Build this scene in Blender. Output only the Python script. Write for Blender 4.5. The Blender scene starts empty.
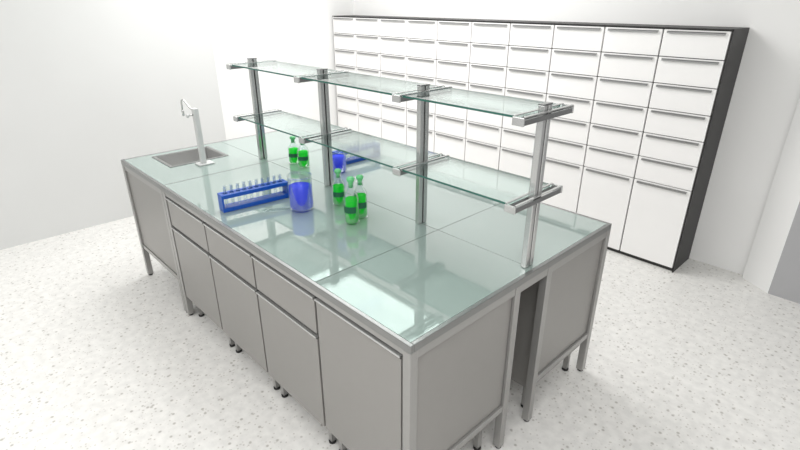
import bpy, bmesh, math
from mathutils import Vector, Matrix

scene = bpy.context.scene
scene.view_settings.view_transform = 'Standard'

# ------------------------------------------------------------------ materials
def lin(c):
    return tuple(((v/255.0)/12.92 if v/255.0 <= 0.04045 else (((v/255.0)+0.055)/1.055)**2.4) for v in c) + (1.0,)

def principled(name, rgb, rough=0.5, metal=0.0, noise=0.0, nscale=20, **kw):
    m = bpy.data.materials.new(name); m.use_nodes = True
    nt = m.node_tree; b = nt.nodes['Principled BSDF']
    c = lin(rgb)
    b.inputs['Base Color'].default_value = c
    b.inputs['Roughness'].default_value = rough
    b.inputs['Metallic'].default_value = metal
    for k, v in kw.items():
        b.inputs[k.replace('_', ' ')].default_value = v
    if noise > 0:
        tc = nt.nodes.new('ShaderNodeTexCoord')
        n = nt.nodes.new('ShaderNodeTexNoise'); n.inputs['Scale'].default_value = nscale
        n.inputs['Detail'].default_value = 4
        mx = nt.nodes.new('ShaderNodeMix'); mx.data_type = 'RGBA'
        mx.inputs[6].default_value = tuple(v*(1-noise) for v in c[:3])+(1,)
        mx.inputs[7].default_value = tuple(min(1, v*(1+noise)) for v in c[:3])+(1,)
        nt.links.new(tc.outputs['Object'], n.inputs['Vector'])
        nt.links.new(n.outputs['Fac'], mx.inputs[0])
        nt.links.new(mx.outputs[2], b.inputs['Base Color'])
    return m

def clear(name, tint, gloss=0.02, rough=0.02, blend=0.15, top=0.45):
    m = bpy.data.materials.new(name); m.use_nodes = True
    nt = m.node_tree; nt.nodes.clear()
    out = nt.nodes.new('ShaderNodeOutputMaterial')
    t = nt.nodes.new('ShaderNodeBsdfTransparent'); t.inputs[0].default_value = tint+(1,)
    g = nt.nodes.new('ShaderNodeBsdfGlossy'); g.inputs['Roughness'].default_value = rough
    g.inputs['Color'].default_value = (1, 1, 1, 1)
    lw = nt.nodes.new('ShaderNodeLayerWeight'); lw.inputs[0].default_value = blend
    mr = nt.nodes.new('ShaderNodeMapRange')
    mr.inputs[3].default_value = gloss; mr.inputs[4].default_value = top
    mx = nt.nodes.new('ShaderNodeMixShader')
    nt.links.new(lw.outputs['Fresnel'], mr.inputs[0])
    nt.links.new(mr.outputs[0], mx.inputs[0])
    nt.links.new(t.outputs[0], mx.inputs[1]); nt.links.new(g.outputs[0], mx.inputs[2])
    nt.links.new(mx.outputs[0], out.inputs[0])
    return m

def liquid(name, rgb, tcol, fac=0.45):
    m = bpy.data.materials.new(name); m.use_nodes = True
    nt = m.node_tree; nt.nodes.clear()
    out = nt.nodes.new('ShaderNodeOutputMaterial')
    t = nt.nodes.new('ShaderNodeBsdfTransparent'); t.inputs[0].default_value = tcol+(1,)
    d = nt.nodes.new('ShaderNodeBsdfDiffuse'); d.inputs[0].default_value = lin(rgb)
    tr = nt.nodes.new('ShaderNodeBsdfTranslucent'); tr.inputs[0].default_value = lin(rgb)
    a = nt.nodes.new('ShaderNodeMixShader'); a.inputs[0].default_value = .3
    b = nt.nodes.new('ShaderNodeMixShader'); b.inputs[0].default_value = fac
    nt.links.new(d.outputs[0], a.inputs[1]); nt.links.new(tr.outputs[0], a.inputs[2])
    nt.links.new(a.outputs[0], b.inputs[1]); nt.links.new(t.outputs[0], b.inputs[2])
    nt.links.new(b.outputs[0], out.inputs[0])
    return m

def terrazzo():
    m = bpy.data.materials.new('terrazzo_floor'); m.use_nodes = True
    nt = m.node_tree; b = nt.nodes['Principled BSDF']; L = nt.links.new
    tc = nt.nodes.new('ShaderNodeTexCoord')
    base = lin((233, 232, 229))
    col = None
    for sc, th, colr, p1 in ((30, .62, (186, 183, 178), .30), (56, .55, (202, 199, 194), .32)):
        v = nt.nodes.new('ShaderNodeTexVoronoi'); v.inputs['Scale'].default_value = sc
        r = nt.nodes.new('ShaderNodeValToRGB')
        r.color_ramp.elements[0].position = p1*.45; r.color_ramp.elements[0].color = (1, 1, 1, 1)
        r.color_ramp.elements[1].position = p1; r.color_ramp.elements[1].color = (0, 0, 0, 1)
        L(tc.outputs['Object'], v.inputs['Vector']); L(v.outputs['Distance'], r.inputs[0])
        sx = nt.nodes.new('ShaderNodeSeparateColor'); L(v.outputs['Color'], sx.inputs[0])
        gt = nt.nodes.new('ShaderNodeMath'); gt.operation = 'GREATER_THAN'; gt.inputs[1].default_value = th
        L(sx.outputs[0], gt.inputs[0])
        mu = nt.nodes.new('ShaderNodeMath'); mu.operation = 'MULTIPLY'
        L(gt.outputs[0], mu.inputs[0]); L(r.outputs[0], mu.inputs[1])
        mx = nt.nodes.new('ShaderNodeMix'); mx.data_type = 'RGBA'
        if col is None: mx.inputs[6].default_value = base
        else: L(col, mx.inputs[6])
        mx.inputs[7].default_value = lin(colr)
        L(mu.outputs[0], mx.inputs[0]); col = mx.outputs[2]
    n2 = nt.nodes.new('ShaderNodeTexNoise'); n2.inputs['Scale'].default_value = 22; n2.inputs['Detail'].default_value = 8
    L(tc.outputs['Object'], n2.inputs['Vector'])
    mr = nt.nodes.new('ShaderNodeMapRange'); mr.inputs[1].default_value = .35; mr.inputs[2].default_value = .65
    mr.inputs[3].default_value = .88; mr.inputs[4].default_value = 1.0
    L(n2.outputs['Fac'], mr.inputs[0])
    m2 = nt.nodes.new('ShaderNodeMix'); m2.data_type = 'RGBA'; m2.blend_type = 'MULTIPLY'; m2.inputs[0].default_value = 1
    L(col, m2.inputs[6]); L(mr.outputs[0], m2.inputs[7])
    L(m2.outputs[2], b.inputs['Base Color'])
    b.inputs['Roughness'].default_value = 0.4
    return m

M = {}
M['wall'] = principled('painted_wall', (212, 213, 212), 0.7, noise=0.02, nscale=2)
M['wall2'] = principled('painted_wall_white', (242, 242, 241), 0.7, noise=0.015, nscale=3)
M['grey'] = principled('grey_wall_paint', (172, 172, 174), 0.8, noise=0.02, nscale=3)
M['floor'] = terrazzo()
M['steel'] = principled('brushed_steel', (140, 141, 141), 0.25, 0.8, noise=0.06, nscale=40)
M['alu'] = principled('satin_aluminium', (198, 199, 198), 0.22, 0.75, noise=0.04, nscale=40)
M['rim'] = principled('steel_rim', (140, 141, 140), 0.3, 0.75, noise=0.04, nscale=40)
M['frame'] = principled('frame_powdercoat', (160, 159, 157), 0.3, 0.5, noise=0.03)
M['door'] = principled('grey_laminate', (148, 146, 143), 0.36, 0.3, noise=0.02)
M['dark'] = principled('dark_gap', (30, 30, 30), 0.7, noise=0.05)
M['black'] = principled('black_carcass', (40, 39, 39), 0.5, noise=0.05)
M['white'] = principled('white_laminate', (243, 242, 241), 0.35, noise=0.01)
M['handle'] = principled('handle_metal', (160, 160, 160), 0.35, 0.3, noise=0.04)
M['top'] = principled('grey_green_glass_top', (142, 158, 153), 0.03, 0.0, noise=0.02, nscale=5, IOR=2.5)
M['glass'] = clear('tinted_shelf_glass', (0.84, 0.92, 0.90), 0.10, blend=.3, top=.7)
M['glassedge'] = principled('glass_edge', (50, 100, 90), 0.15, noise=0.05)
M['clear'] = clear('lab_glass', (0.95, 0.97, 0.97))
M['green'] = liquid('green_liquid', (20, 235, 60), (.15, .95, .2), .4)
M['blueliq'] = liquid('blue_liquid', (80, 95, 255), (.5, .55, 1.0), .3)
M['blue'] = principled('blue_plastic', (8, 75, 170), 0.3, noise=0.05)
M['capgreen'] = principled('green_cap', (100, 190, 125), 0.25, noise=0.05)
M['label'] = principled('green_label', (15, 90, 60), 0.5, noise=0.03)
M['column'] = principled('column_grey_white', (200, 201, 200), 0.3, noise=0.01)
M['basin'] = principled('sink_steel', (180, 180, 179), 0.3, 0.4, noise=0.05)

# ------------------------------------------------------------------ helpers
class MB:
    """mesh builder with material slots"""
    def __init__(s): s.bm = bmesh.new(); s.mats = []
    def mi(s, m):
        if m not in s.mats: s.mats.append(m)
        return s.mats.index(m)
    def box(s, x0, x1, y0, y1, z0, z1, m, bev=0.0):
        r = bmesh.ops.create_cube(s.bm, size=1)
        vs = r['verts']
        for v in vs:
            v.co = Vector(((x0+x1)/2+v.co.x*(x1-x0), (y0+y1)/2+v.co.y*(y1-y0), (z0+z1)/2+v.co.z*(z1-z0)))
        fs = set(f for v in vs for f in v.link_faces)
        i = s.mi(m)
        for f in fs: f.material_index = i
        if bev > 0:
            es = list(set(e for v in vs for e in v.link_edges))
            rr = bmesh.ops.bevel(s.bm, geom=es, offset=bev, segments=2, affect='EDGES', profile=0.5)
            for f in rr['faces']: f.material_index = i
        return s
    def lathe(s, prof, cx, cy, cz, m, seg=28, axis=None):
        i = s.mi(m); rings = []
        for (r, z) in prof:
            ring = []
            for k in range(seg):
                a = 2*math.pi*k/seg
                p = Vector((max(r, 1e-4)*math.cos(a), max(r, 1e-4)*math.sin(a), z))
                if axis: p = axis @ p
                ring.append(s.bm.verts.new(p+Vector((cx, cy, cz))))
            rings.append(ring)
        for a, b in zip(rings[:-1], rings[1:]):
            for k in range(seg):
                f = s.bm.faces.new((a[k], a[(k+1) % seg], b[(k+1) % seg], b[k])); f.material_index = i; f.smooth = True
        f = s.bm.faces.new(list(reversed(rings[0]))); f.material_index = i
        f = s.bm.faces.new(rings[-1]); f.material_index = i
        return s
    def tube(s, pts, rad, m, seg=10):
        i = s.mi(m); rings = []
        pts = [Vector(p) for p in pts]
        for k, p in enumerate(pts):
            d = (pts[min(k+1, len(pts)-1)]-pts[max(k-1, 0)]).normalized()
            q = d.to_track_quat('Z', 'Y')
            rings.append([s.bm.verts.new(p+q @ Vector((rad*math.cos(2*math.pi*j/seg), rad*math.sin(2*math.pi*j/seg), 0))) for j in range(seg)])
        for a, b in zip(rings[:-1], rings[1:]):
            off = min(range(seg), key=lambda o: (a[0].co-b[o].co).length)
            b2 = b[off:]+b[:off]; 
            for k in range(seg):
                f = s.bm.faces.new((a[k], a[(k+1) % seg], b2[(k+1) % seg], b2[k])); f.material_index = i; f.smooth = True
            b[:] = b2
        s.bm.faces.new(list(reversed(rings[0]))).material_index = i
        s.bm.faces.new(rings[-1]).material_index = i
        return s
    def prism(s, poly, z0, z1, m):
        i = s.mi(m)
        lo = [s.bm.verts.new((x, y, z0)) for x, y in poly]; hi = [s.bm.verts.new((x, y, z1)) for x, y in poly]
        n = len(poly)
        for k in range(n):
            s.bm.faces.new((lo[k], lo[(k+1) % n], hi[(k+1) % n], hi[k])).material_index = i
        s.bm.faces.new(list(reversed(lo))).material_index = i
        s.bm.faces.new(hi).material_index = i
        return s
    def make(s, name, parent=None, loc=None):
        bmesh.ops.recalc_face_normals(s.bm, faces=s.bm.faces)
        me = bpy.data.meshes.new(name); s.bm.to_mesh(me); s.bm.free()
        for m in s.mats: me.materials.append(m)
        o = bpy.data.objects.new(name, me); scene.collection.objects.link(o)
        if parent: o.parent = parent
        if loc: o.location = loc
        return o

def empty(name, loc=(0, 0, 0)):
    e = bpy.data.objects.new(name, None); scene.collection.objects.link(e); e.location = loc
    e.empty_display_size = 0.1
    return e

# ------------------------------------------------------------------ room
H = 3.0
MB().box(-5.6, 2.6, -3.0, 4.6, -0.1, 0.0, M['floor']).make('floor')
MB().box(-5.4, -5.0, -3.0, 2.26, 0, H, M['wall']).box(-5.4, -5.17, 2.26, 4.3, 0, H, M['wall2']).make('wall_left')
MB().box(-5.17, -0.6, 4.17, 4.4, 0, H, M['wall2']).make('wall_back')
w = MB()
w.prism([(-0.6, 4.4), (-0.6, 4.12), (-0.41, 4.0), (-0.41, 4.4)], 0, H, M['wall2'])
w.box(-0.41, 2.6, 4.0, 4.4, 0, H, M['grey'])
w.make('wall_right')
MB().box(-5.6, 2.6, -3.0, 4.6, H, H+0.1, M['wall2']).make('ceiling')

# ------------------------------------------------------------------ wall drawer cabinet
cab = empty('drawer_cabinet')
cx0, cx1, cy0, cy1, ct = -5.144, -0.990, 3.825, 4.16, 1.73
b = MB()
b.box(cx0, cx1, cy0+0.02, cy1, 0.0, ct, M['black'])
b.box(cx1-0.006, cx1+0.003, cy0-0.002, cy1, 0.0, ct+0.003, M['black'])
b.box(cx0, cx1, cy0-0.002, cy1, ct-0.006, ct+0.003, M['black'])
b.make('carcass', cab)
fr = MB(); hd = MB()
N = 10; wcol = (cx1-0.006-cx0)/N
rows = [(1.545, 1.722)] + [(1.545-0.178*(k+1), 1.545-0.178*k) for k in range(5)] + [(0.03, 1.545-0.178*5)]
for i in range(N):
    x0 = cx0+i*wcol; x1 = x0+wcol
    for (z0, z1) in rows:
        fr.box(x0+0.005, x1-0.005, cy0, cy0+0.02, z0+0.003, z1-0.003, M['white'], 0.0015)
        hd.box(x0+0.03, x1-0.03, cy0-0.014, cy0, z1-0.018, z1-0.010, M['handle'], 0.002)
        hd.box(x0+0.03, x1-0.03, cy0-0.014, cy0-0.010, z1-0.026, z1-0.012, M['handle'], 0.001)
fr.make('drawer_fronts', cab); hd.make('handles', cab)

# ------------------------------------------------------------------ bench
bench = empty('laboratory_bench')
BX0, BX1, BY0, BY1 = -3.73, -0.91, 0.915, 2.306
T = 0.90; R = 0.03
SX0, SX1, SY0, SY1 = -3.63, -3.33, 1.11, 1.48
secs = [(BX0, -3.0), (-3.0, -1.45), (-1.45, BX1)]
top = MB(); rim = MB()
YC = 1.635
for k, (a, c) in enumerate(secs):
    for (p, q) in ((BY0, YC), (YC, BY1)):
        a2, c2 = a+(0.018 if k == 0 else 0.0015), c-(0.018 if k == 2 else 0.0015)
        p2, q2 = p+(0.018 if p == BY0 else 0.0015), q-(0.018 if q == BY1 else 0.0015)
        if k == 0 and p == BY0:
            for bx in ((a2, SX0, p2, q2), (SX1, c2, p2, q2), (SX0, SX1, p2, SY0), (SX0, SX1, SY1, q2)):
                top.box(*bx, T-0.018, T, M['top'])
        else:
            top.box(a2, c2, p2, q2, T-0.018, T, M['top'])
top.make('worktop', bench)
rim.box(BX0, BX1, BY0, BY0+0.017, T-R, T+0.001, M['rim'], 0.002)
rim.box(BX0, BX1, BY1-0.017, BY1, T-R, T+0.001, M['rim'], 0.002)
rim.box(BX0, BX0+0.017, BY0+.017, BY1-.017, T-R, T+0.001, M['rim'], 0.002)
rim.box(BX1-0.017, BX1, BY0+.017, BY1-.017, T-R, T+0.001, M['rim'], 0.002)
rim.box(-3.003, -2.997, BY0+.017, BY1-.017, T-R, T+.0008, M['rim'])
rim.box(-1.4515, -1.4485, BY0+.017, BY1-.017, T-R, T-0.001, M['dark'])
rim.box(BX0+.017, BX1-.017, YC-.0015, YC+.0015, T-R, T-0.001, M['steel'])
rim.box(BX0+.02, SX0-.02, BY0+.02, BY1-.02, T-R, T-0.018, M['frame'])
rim.box(SX1+.02, BX1-.02, BY0+.02, BY1-.02, T-R, T-0.018, M['frame'])
rim.make('worktop_rim', bench)

s = MB()
for bx in ((SX0-.018, SX1+.018, SY0-.018, SY0), (SX0-.018, SX1+.018, SY1, SY1+.018), (SX0-.018, SX0, SY0, SY1), (SX1, SX1+.018, SY0, SY1)):
    s.box(*bx, T, T+0.004, M['rim'], 0.001)
s.box(SX0, SX0+.004, SY0, SY1, T-.13, T+.002, M['basin']); s.box(SX1-.004, SX1, SY0, SY1, T-.13, T+.002, M['basin'])
s.box(SX0, SX1, SY0, SY0+.004, T-.13, T+.002, M['basin']); s.box(SX0, SX1, SY1-.004, SY1, T-.13, T+.002, M['basin'])
s.box(SX0, SX1, SY0, SY1, T-.135, T-.13, M['basin'])
s.lathe([(0.03, 0), (0.03, 0.004), (0.02, 0.004), (0.018, 0.002)], (SX0+SX1)/2, (SY0+SY1)/2, T-.13, M['alu'])
s.make('sink_basin', bench)

f = MB(); L = 0.036
yl = [BY0, 1.50, 1.735, BY1-L]
Zt = T-R
for xl in (BX0, -3.0-L-.003, -3.0+.003, BX1-L):
    for y in yl:
        f.box(xl, xl+L, y, y+L, 0.012, Zt, M['frame'], 0.002)
        f.lathe([(0.014, 0), (0.016, 0.004), (0.016, 0.012)], xl+L/2, y+L/2, 0, M['dark'], 12)
    for (p, q) in ((yl[0], yl[1]), (yl[2], yl[3])):
        f.box(xl+.003, xl+L-.003, p+L, q, 0.235, 0.265, M['frame'], 0.002)
        f.box(xl+.003, xl+L-.003, p+L, q, Zt-.035, Zt, M['frame'], 0.002)
    f.box(xl+.003, xl+L-.003, yl[1]+L, yl[2], Zt-.035, Zt, M['frame'])
for y in yl:   # long rails under the top, low rails of sink unit
    f.box(BX0+L, -3.0-L-.003, y+.004, y+L-.004, Zt-.035, Zt, M['frame'])
    f.box(-3.0+L+.003, BX1-L, y+.004, y+L-.004, Zt-.022, Zt, M['frame'])
    f.box(BX0+L, -3.0-L-.003, y+.006, y+L-.006, 0.235, 0.265, M['frame'])
f.make('support_frame', bench)

pn = MB()
for xl in (BX0, BX1-L):
    for (p, q) in ((yl[0], yl[1]), (yl[2], yl[3])):
        xx = xl+(L*0.5)
        pn.box(xx-.008, xx+.004, p+L+.004, q-.004, 0.268, Zt-.038, M['door'])
for (p) in (BY0+.012, BY1-.024):
    pn.box(BX0+L+.004, -3.0-L-.007, p, p+.012, 0.268, Zt-.038, M['door'])
pn.make('side_panels', bench)

cb = MB(); dr = MB(); ft = MB()
edges = [-3.0+L+.006, -2.445, -1.94, -1.445, BX1-L-.004]
for side in (0, 1):
    if side == 0: fy0, fy1, by0, by1 = BY0+.004, BY0+.022, BY0+.024, 1.49
    else: fy0, fy1, by0, by1 = BY1-.022, BY1-.004, 1.785, BY1-.024
    for k in range(4):
        x0, x1 = edges[k]+.004, edges[k+1]-.004
        cb.box(x0, x1, by0, by1, 0.155, Zt-.026, M['door'])
        cb.box(edges[k]-.004, edges[k]+.004, by0+.004, by1-.01, 0.17, Zt-.03, M['dark'])
        segs = [(0.158, Zt-.028)] if k == 3 else [(0.158, 0.652), (0.662, Zt-.028)]
        for (z0, z1) in segs:
            dr.box(x0+.003, x1-.003, fy0, fy1, z0, z1-.020, M['door'], 0.0015)
            dr.box(x0+.003, x1-.003, fy0-.008 if side == 0 else fy0, fy1 if side == 0 else fy1+.008, z1-.012, z1-.003, M['alu'], 0.002)
            dr.box(x0+.003, x1-.003, fy0+.012 if side == 0 else fy0, fy1 if side == 0 else fy1-.012, z1-.020, z1-.012, M['dark'])
        for xx in (x0+.035, x1-.035):
            for yy in (by0+.04, by1-.05):
                ft.box(xx-.012, xx+.012, yy-.012, yy+.012, 0.01, 0.155, M['frame'])
                ft.lathe([(0.018, 0), (0.018, 0.012)], xx, yy, 0, M['dark'], 12)
cb.make('cabinet_bodies', bench); dr.make('cabinet_fronts', bench); ft.make('feet', bench)

# ------------------------------------------------------------------ shelf rack on bench
rack = empty('glass_shelf_rack')
posts = [-3.08, -2.32, -1.565, -0.958]
zs = [1.205, 1.528]
PY = 1.638; HW = .150
p = MB()
for x in posts:
    for dy in (-0.016, 0.016):
        p.box(x-.013, x+.013, PY+dy-.0115, PY+dy+.0115, T+.001, zs[1]+.030, M['alu'], 0.003)
    p.box(x-.007, x+.007, PY-.006, PY+.006, T+.001, zs[1]+.028, M['dark'])
    p.box(x-.013, x+.013, PY-.029, PY+.029, zs[1]+.030, zs[1]+.035, M['steel'], 0.001)
p.make('posts', rack)
br = MB()
for x in posts:
    for z in zs:
        for sx in (-.022, .014):
            br.box(x+sx, x+sx+.008, PY-HW-.01, PY+HW+.01, z-.020, z-.001, M['steel'], 0.001)
        br.box(x-.024, x+.024, PY-HW-.018, PY-HW-.01, z-.022, z+.008, M['alu'], 0.002)
        br.box(x-.024, x+.024, PY+HW+.01, PY+HW+.018, z-.022, z+.008, M['alu'], 0.002)
        br.box(x-.026, x-.0155, PY-HW-.01, PY+HW+.01, z+.0085, z+.012, M['alu'], 0.001)
        br.box(x+.0155, x+.026, PY-HW-.01, PY+HW+.01, z+.0085, z+.012, M['alu'], 0.001)
br.make('brackets', rack)
gl = MB(); ge = MB()
for z in zs:
    for a, c in zip(posts[:-1], posts[1:]):
        gl.box(a+.017, c-.017, PY-HW, PY+HW, z, z+.008, M['glass'])
        ge.box(a+.026, c-.026, PY-HW-.0025, PY-HW-.0005, z, z+.008, M['glassedge'])
        ge.box(a+.026, c-.026, PY+HW+.0005, PY+HW+.0025, z, z+.008, M['glassedge'])
gl.make('glass_panes', rack); ge.make('pane_edges', rack)

# ------------------------------------------------------------------ tap column
def faucet(name, x, y):
    e = empty(name, (x, y, T))
    m = MB()
    m.box(-.04, .04, -.045, .06, 0.0005, .010, M['column'], 0.003)
    m.box(-.017, .017, -.017, .017, .010, .37, M['column'], 0.004)
    m.make('column', e)
    m = MB()
    m.tube([(-.012, 0, .35), (-.03, -.004, .352), (-.055, -.012, .372), (-.085, -.022, .405), (-.10, -.028, .415), (-.112, -.032, .408), (-.115, -.034, .39), (-.115, -.034, .345)], .0055, M['alu'])
    m.lathe([(0.007, -.035), (0.009, 0), (0.006, .004)], -.115, -.034, .345, M['alu'], 14)
    m.tube([(0, -.012, .33), (0, -.045, .33)], .006, M['alu'])
    m.lathe([(0.012, 0), (0.014, 0.006), (0.010, 0.016)], 0, -.045, .33, M['column'], 14, Matrix.Rotation(math.radians(90), 3, 'X'))
    m.make('spout_and_valve', e)
    return e
faucet('laboratory_faucet', -3.24, 1.285)

# ------------------------------------------------------------------ glassware
def beaker(name, x, y, r, h, fill):
    e = empty(name, (x, y, T+.0005))
    m = MB()
    m.lathe([(r*.9, 0), (r, .008), (r, h*.93), (r*1.06, h), (r*1.03, h), (r-.003, h*.92), (r-.003, .009), (.001, .006)], 0, 0, 0, M['clear'], 36)
    m.make('glass_wall', e)
    m = MB()
    m.lathe([(r*.86, .010), (r-.0045, .016), (r-.0045, h*fill), (0.001, h*fill)], 0, 0, 0, M['blueliq'], 36)
    m.make('liquid', e)
beaker('beaker', -2.12, 1.316, .062, .185, .70)
beaker('beaker', -2.49, 1.84, .050, .135, .75)

def bottle(name, x, y, r=.034, h=.20, rot=0):
    e = empty(name, (x, y, T+.0005))
    m = MB()
    m.lathe([(r*.9, 0), (r, .005), (r, h*.56), (r*.9, h*.64), (r*.45, h*.74), (r*.4, h*.84), (r*.52, h*.85), (r*.52, h*.87),
             (r*.36, h*.87), (r*.38, h*.74), (r*.8, h*.62), (r-.003, h*.55), (r-.003, .007), (.001, .006)], 0, 0, 0, M['clear'], 30)
    m.make('glass_body', e)
    m = MB()
    m.lathe([(r*.85, .0075), (r-.004, .012), (r-.004, h*.54), (0.001, h*.54)], 0, 0, 0, M['green'], 30)
    m.make('liquid', e)
    m = MB()
    m.lathe([(r*.33, h*.78), (r*.35, h*.87), (r*.30, h*.885), (r*.5, h*.92), (r*.55, h*.96), (r*.4, h*1.0), (.001, h*1.005)], 0, 0, 0, M['capgreen'], 22)
    m.make('stopper', e)
    m = MB()
    seg = 14; i = m.mi(M['label']); prev = None
    for k in range(seg+1):
        a = math.radians(rot)+(-1.0+2.0*k/seg)
        c = [m.bm.verts.new(((r+.0006)*math.cos(a), (r+.0006)*math.sin(a), z)) for z in (h*.26, h*.40)]
        if prev: m.bm.faces.new((prev[0], c[0], c[1], prev[1])).smooth = True
        prev = c
    m.make('label', e)
bottle('reagent_bottle', -1.80, 1.395, .036, .235, -60)
bottle('reagent_bottle', -1.825, 1.472, .034, .22, -40)
bottle('reagent_bottle', -2.04, 1.50, .035, .195, -40)
bottle('reagent_bottle', -2.845, 1.74, .038, .18, -40)
bottle('reagent_bottle', -2.73, 1.738, .038, .19, -40)

def tube_rack(name, x, y, ang, n=10, length=.37):
    e = empty(name, (x, y, T+.0005)); e.rotation_euler = (0, 0, math.radians(ang))
    W = .032; m = MB()
    hl = length/2
    m.box(-hl, hl, -W, W, 0, .022, M['blue'], 0.002)
    m.box(-hl, -hl+.01, -W, W, .022, .092, M['blue'], 0.002)
    m.box(hl-.01, hl, -W, W, .022, .092, M['blue'], 0.002)
    st = (length-.03)/n
    for z in (.072,):      # perforated top made of bars leaving tube openings
        m.box(-hl+.01, hl-.01, -W, -.011, z, z+.020, M['blue'], 0.001)
        m.box(-hl+.01, hl-.01, .011, W, z, z+.020, M['blue'], 0.001)
        for k in range(n+1):
            xx = -hl+.015+k*st
            m.box(xx-(st-.021)/2, xx+(st-.021)/2, -.012, .012, z, z+.018, M['blue'])
    m.make('rack_body', e)
    t = MB()
    for k in range(n):
        xx = -hl+.015+(k+.5)*st
        t.lathe([(.001, .0225), (.006, .024), (.009, .030), (.009, .128), (.0105, .130), (.0105, .133), (.008, .133), (.0078, .032), (.001, .026)], xx, 0, 0, M['clear'], 14)
    t.make('test_tubes', e)
tube_rack('test_tube_rack', -2.36, 1.18, 84)
tube_rack('test_tube_rack', -2.60, 2.08, 90)

def loose_tube(x, y, ang):
    e = empty('test_tube', (x, y, T+.0095)); e.rotation_euler = (0, 0, math.radians(ang))
    m = MB(); A = Matrix.Rotation(math.radians(90), 3, 'Y')
    m.lathe([(.001, -.07), (.005, -.068), (.007, -.06), (.007, .065), (.0085, .067), (.0085, .07), (.006, .07), (.0055, -.058), (.001, -.064)], 0, 0, 0, M['clear'], 14, A)
    m.make('tube_glass', e)
loose_tube(-2.19, 1.20, 60)

# ------------------------------------------------------------------ lights
def area(name, loc, size, power, rot=(0, 0, 0)):
    l = bpy.data.lights.new(name, 'AREA'); l.shape = 'RECTANGLE'; l.size = size[0]; l.size_y = size[1]; l.energy = power
    l.color = (1, 0.99, 0.98)
    o = bpy.data.objects.new(name, l); scene.collection.objects.link(o); o.location = loc; o.rotation_euler = rot
area('ceiling_lamp', (-3.4, 2.4, H-.03), (2.4, 1.8), 84)
area('ceiling_lamp', (0.3, -0.2, H-.03), (2.0, 2.0), 70)
area('ceiling_lamp', (-3.0, -1.4, H-.03), (2.0, 1.4), 40)

wd = bpy.data.worlds.new('world'); scene.world = wd; wd.use_nodes = True
bg = wd.node_tree.nodes['Background']; bg.inputs[0].default_value = (1, 0.995, 0.985, 1); bg.inputs[1].default_value = 0.72

# ------------------------------------------------------------------ camera
cam = bpy.data.cameras.new('camera'); co = bpy.data.objects.new('camera', cam); scene.collection.objects.link(co)
pt = math.radians(24.1); yaw = math.radians(136.3)
fw = Vector((math.cos(yaw)*math.cos(pt), math.sin(yaw)*math.cos(pt), -math.sin(pt)))
co.location = (0, 0, 1.9); co.rotation_euler = fw.to_track_quat('-Z', 'Y').to_euler()
cam.sensor_width = 36; cam.lens = 503/800*36; cam.clip_start = 0.02
scene.camera = co
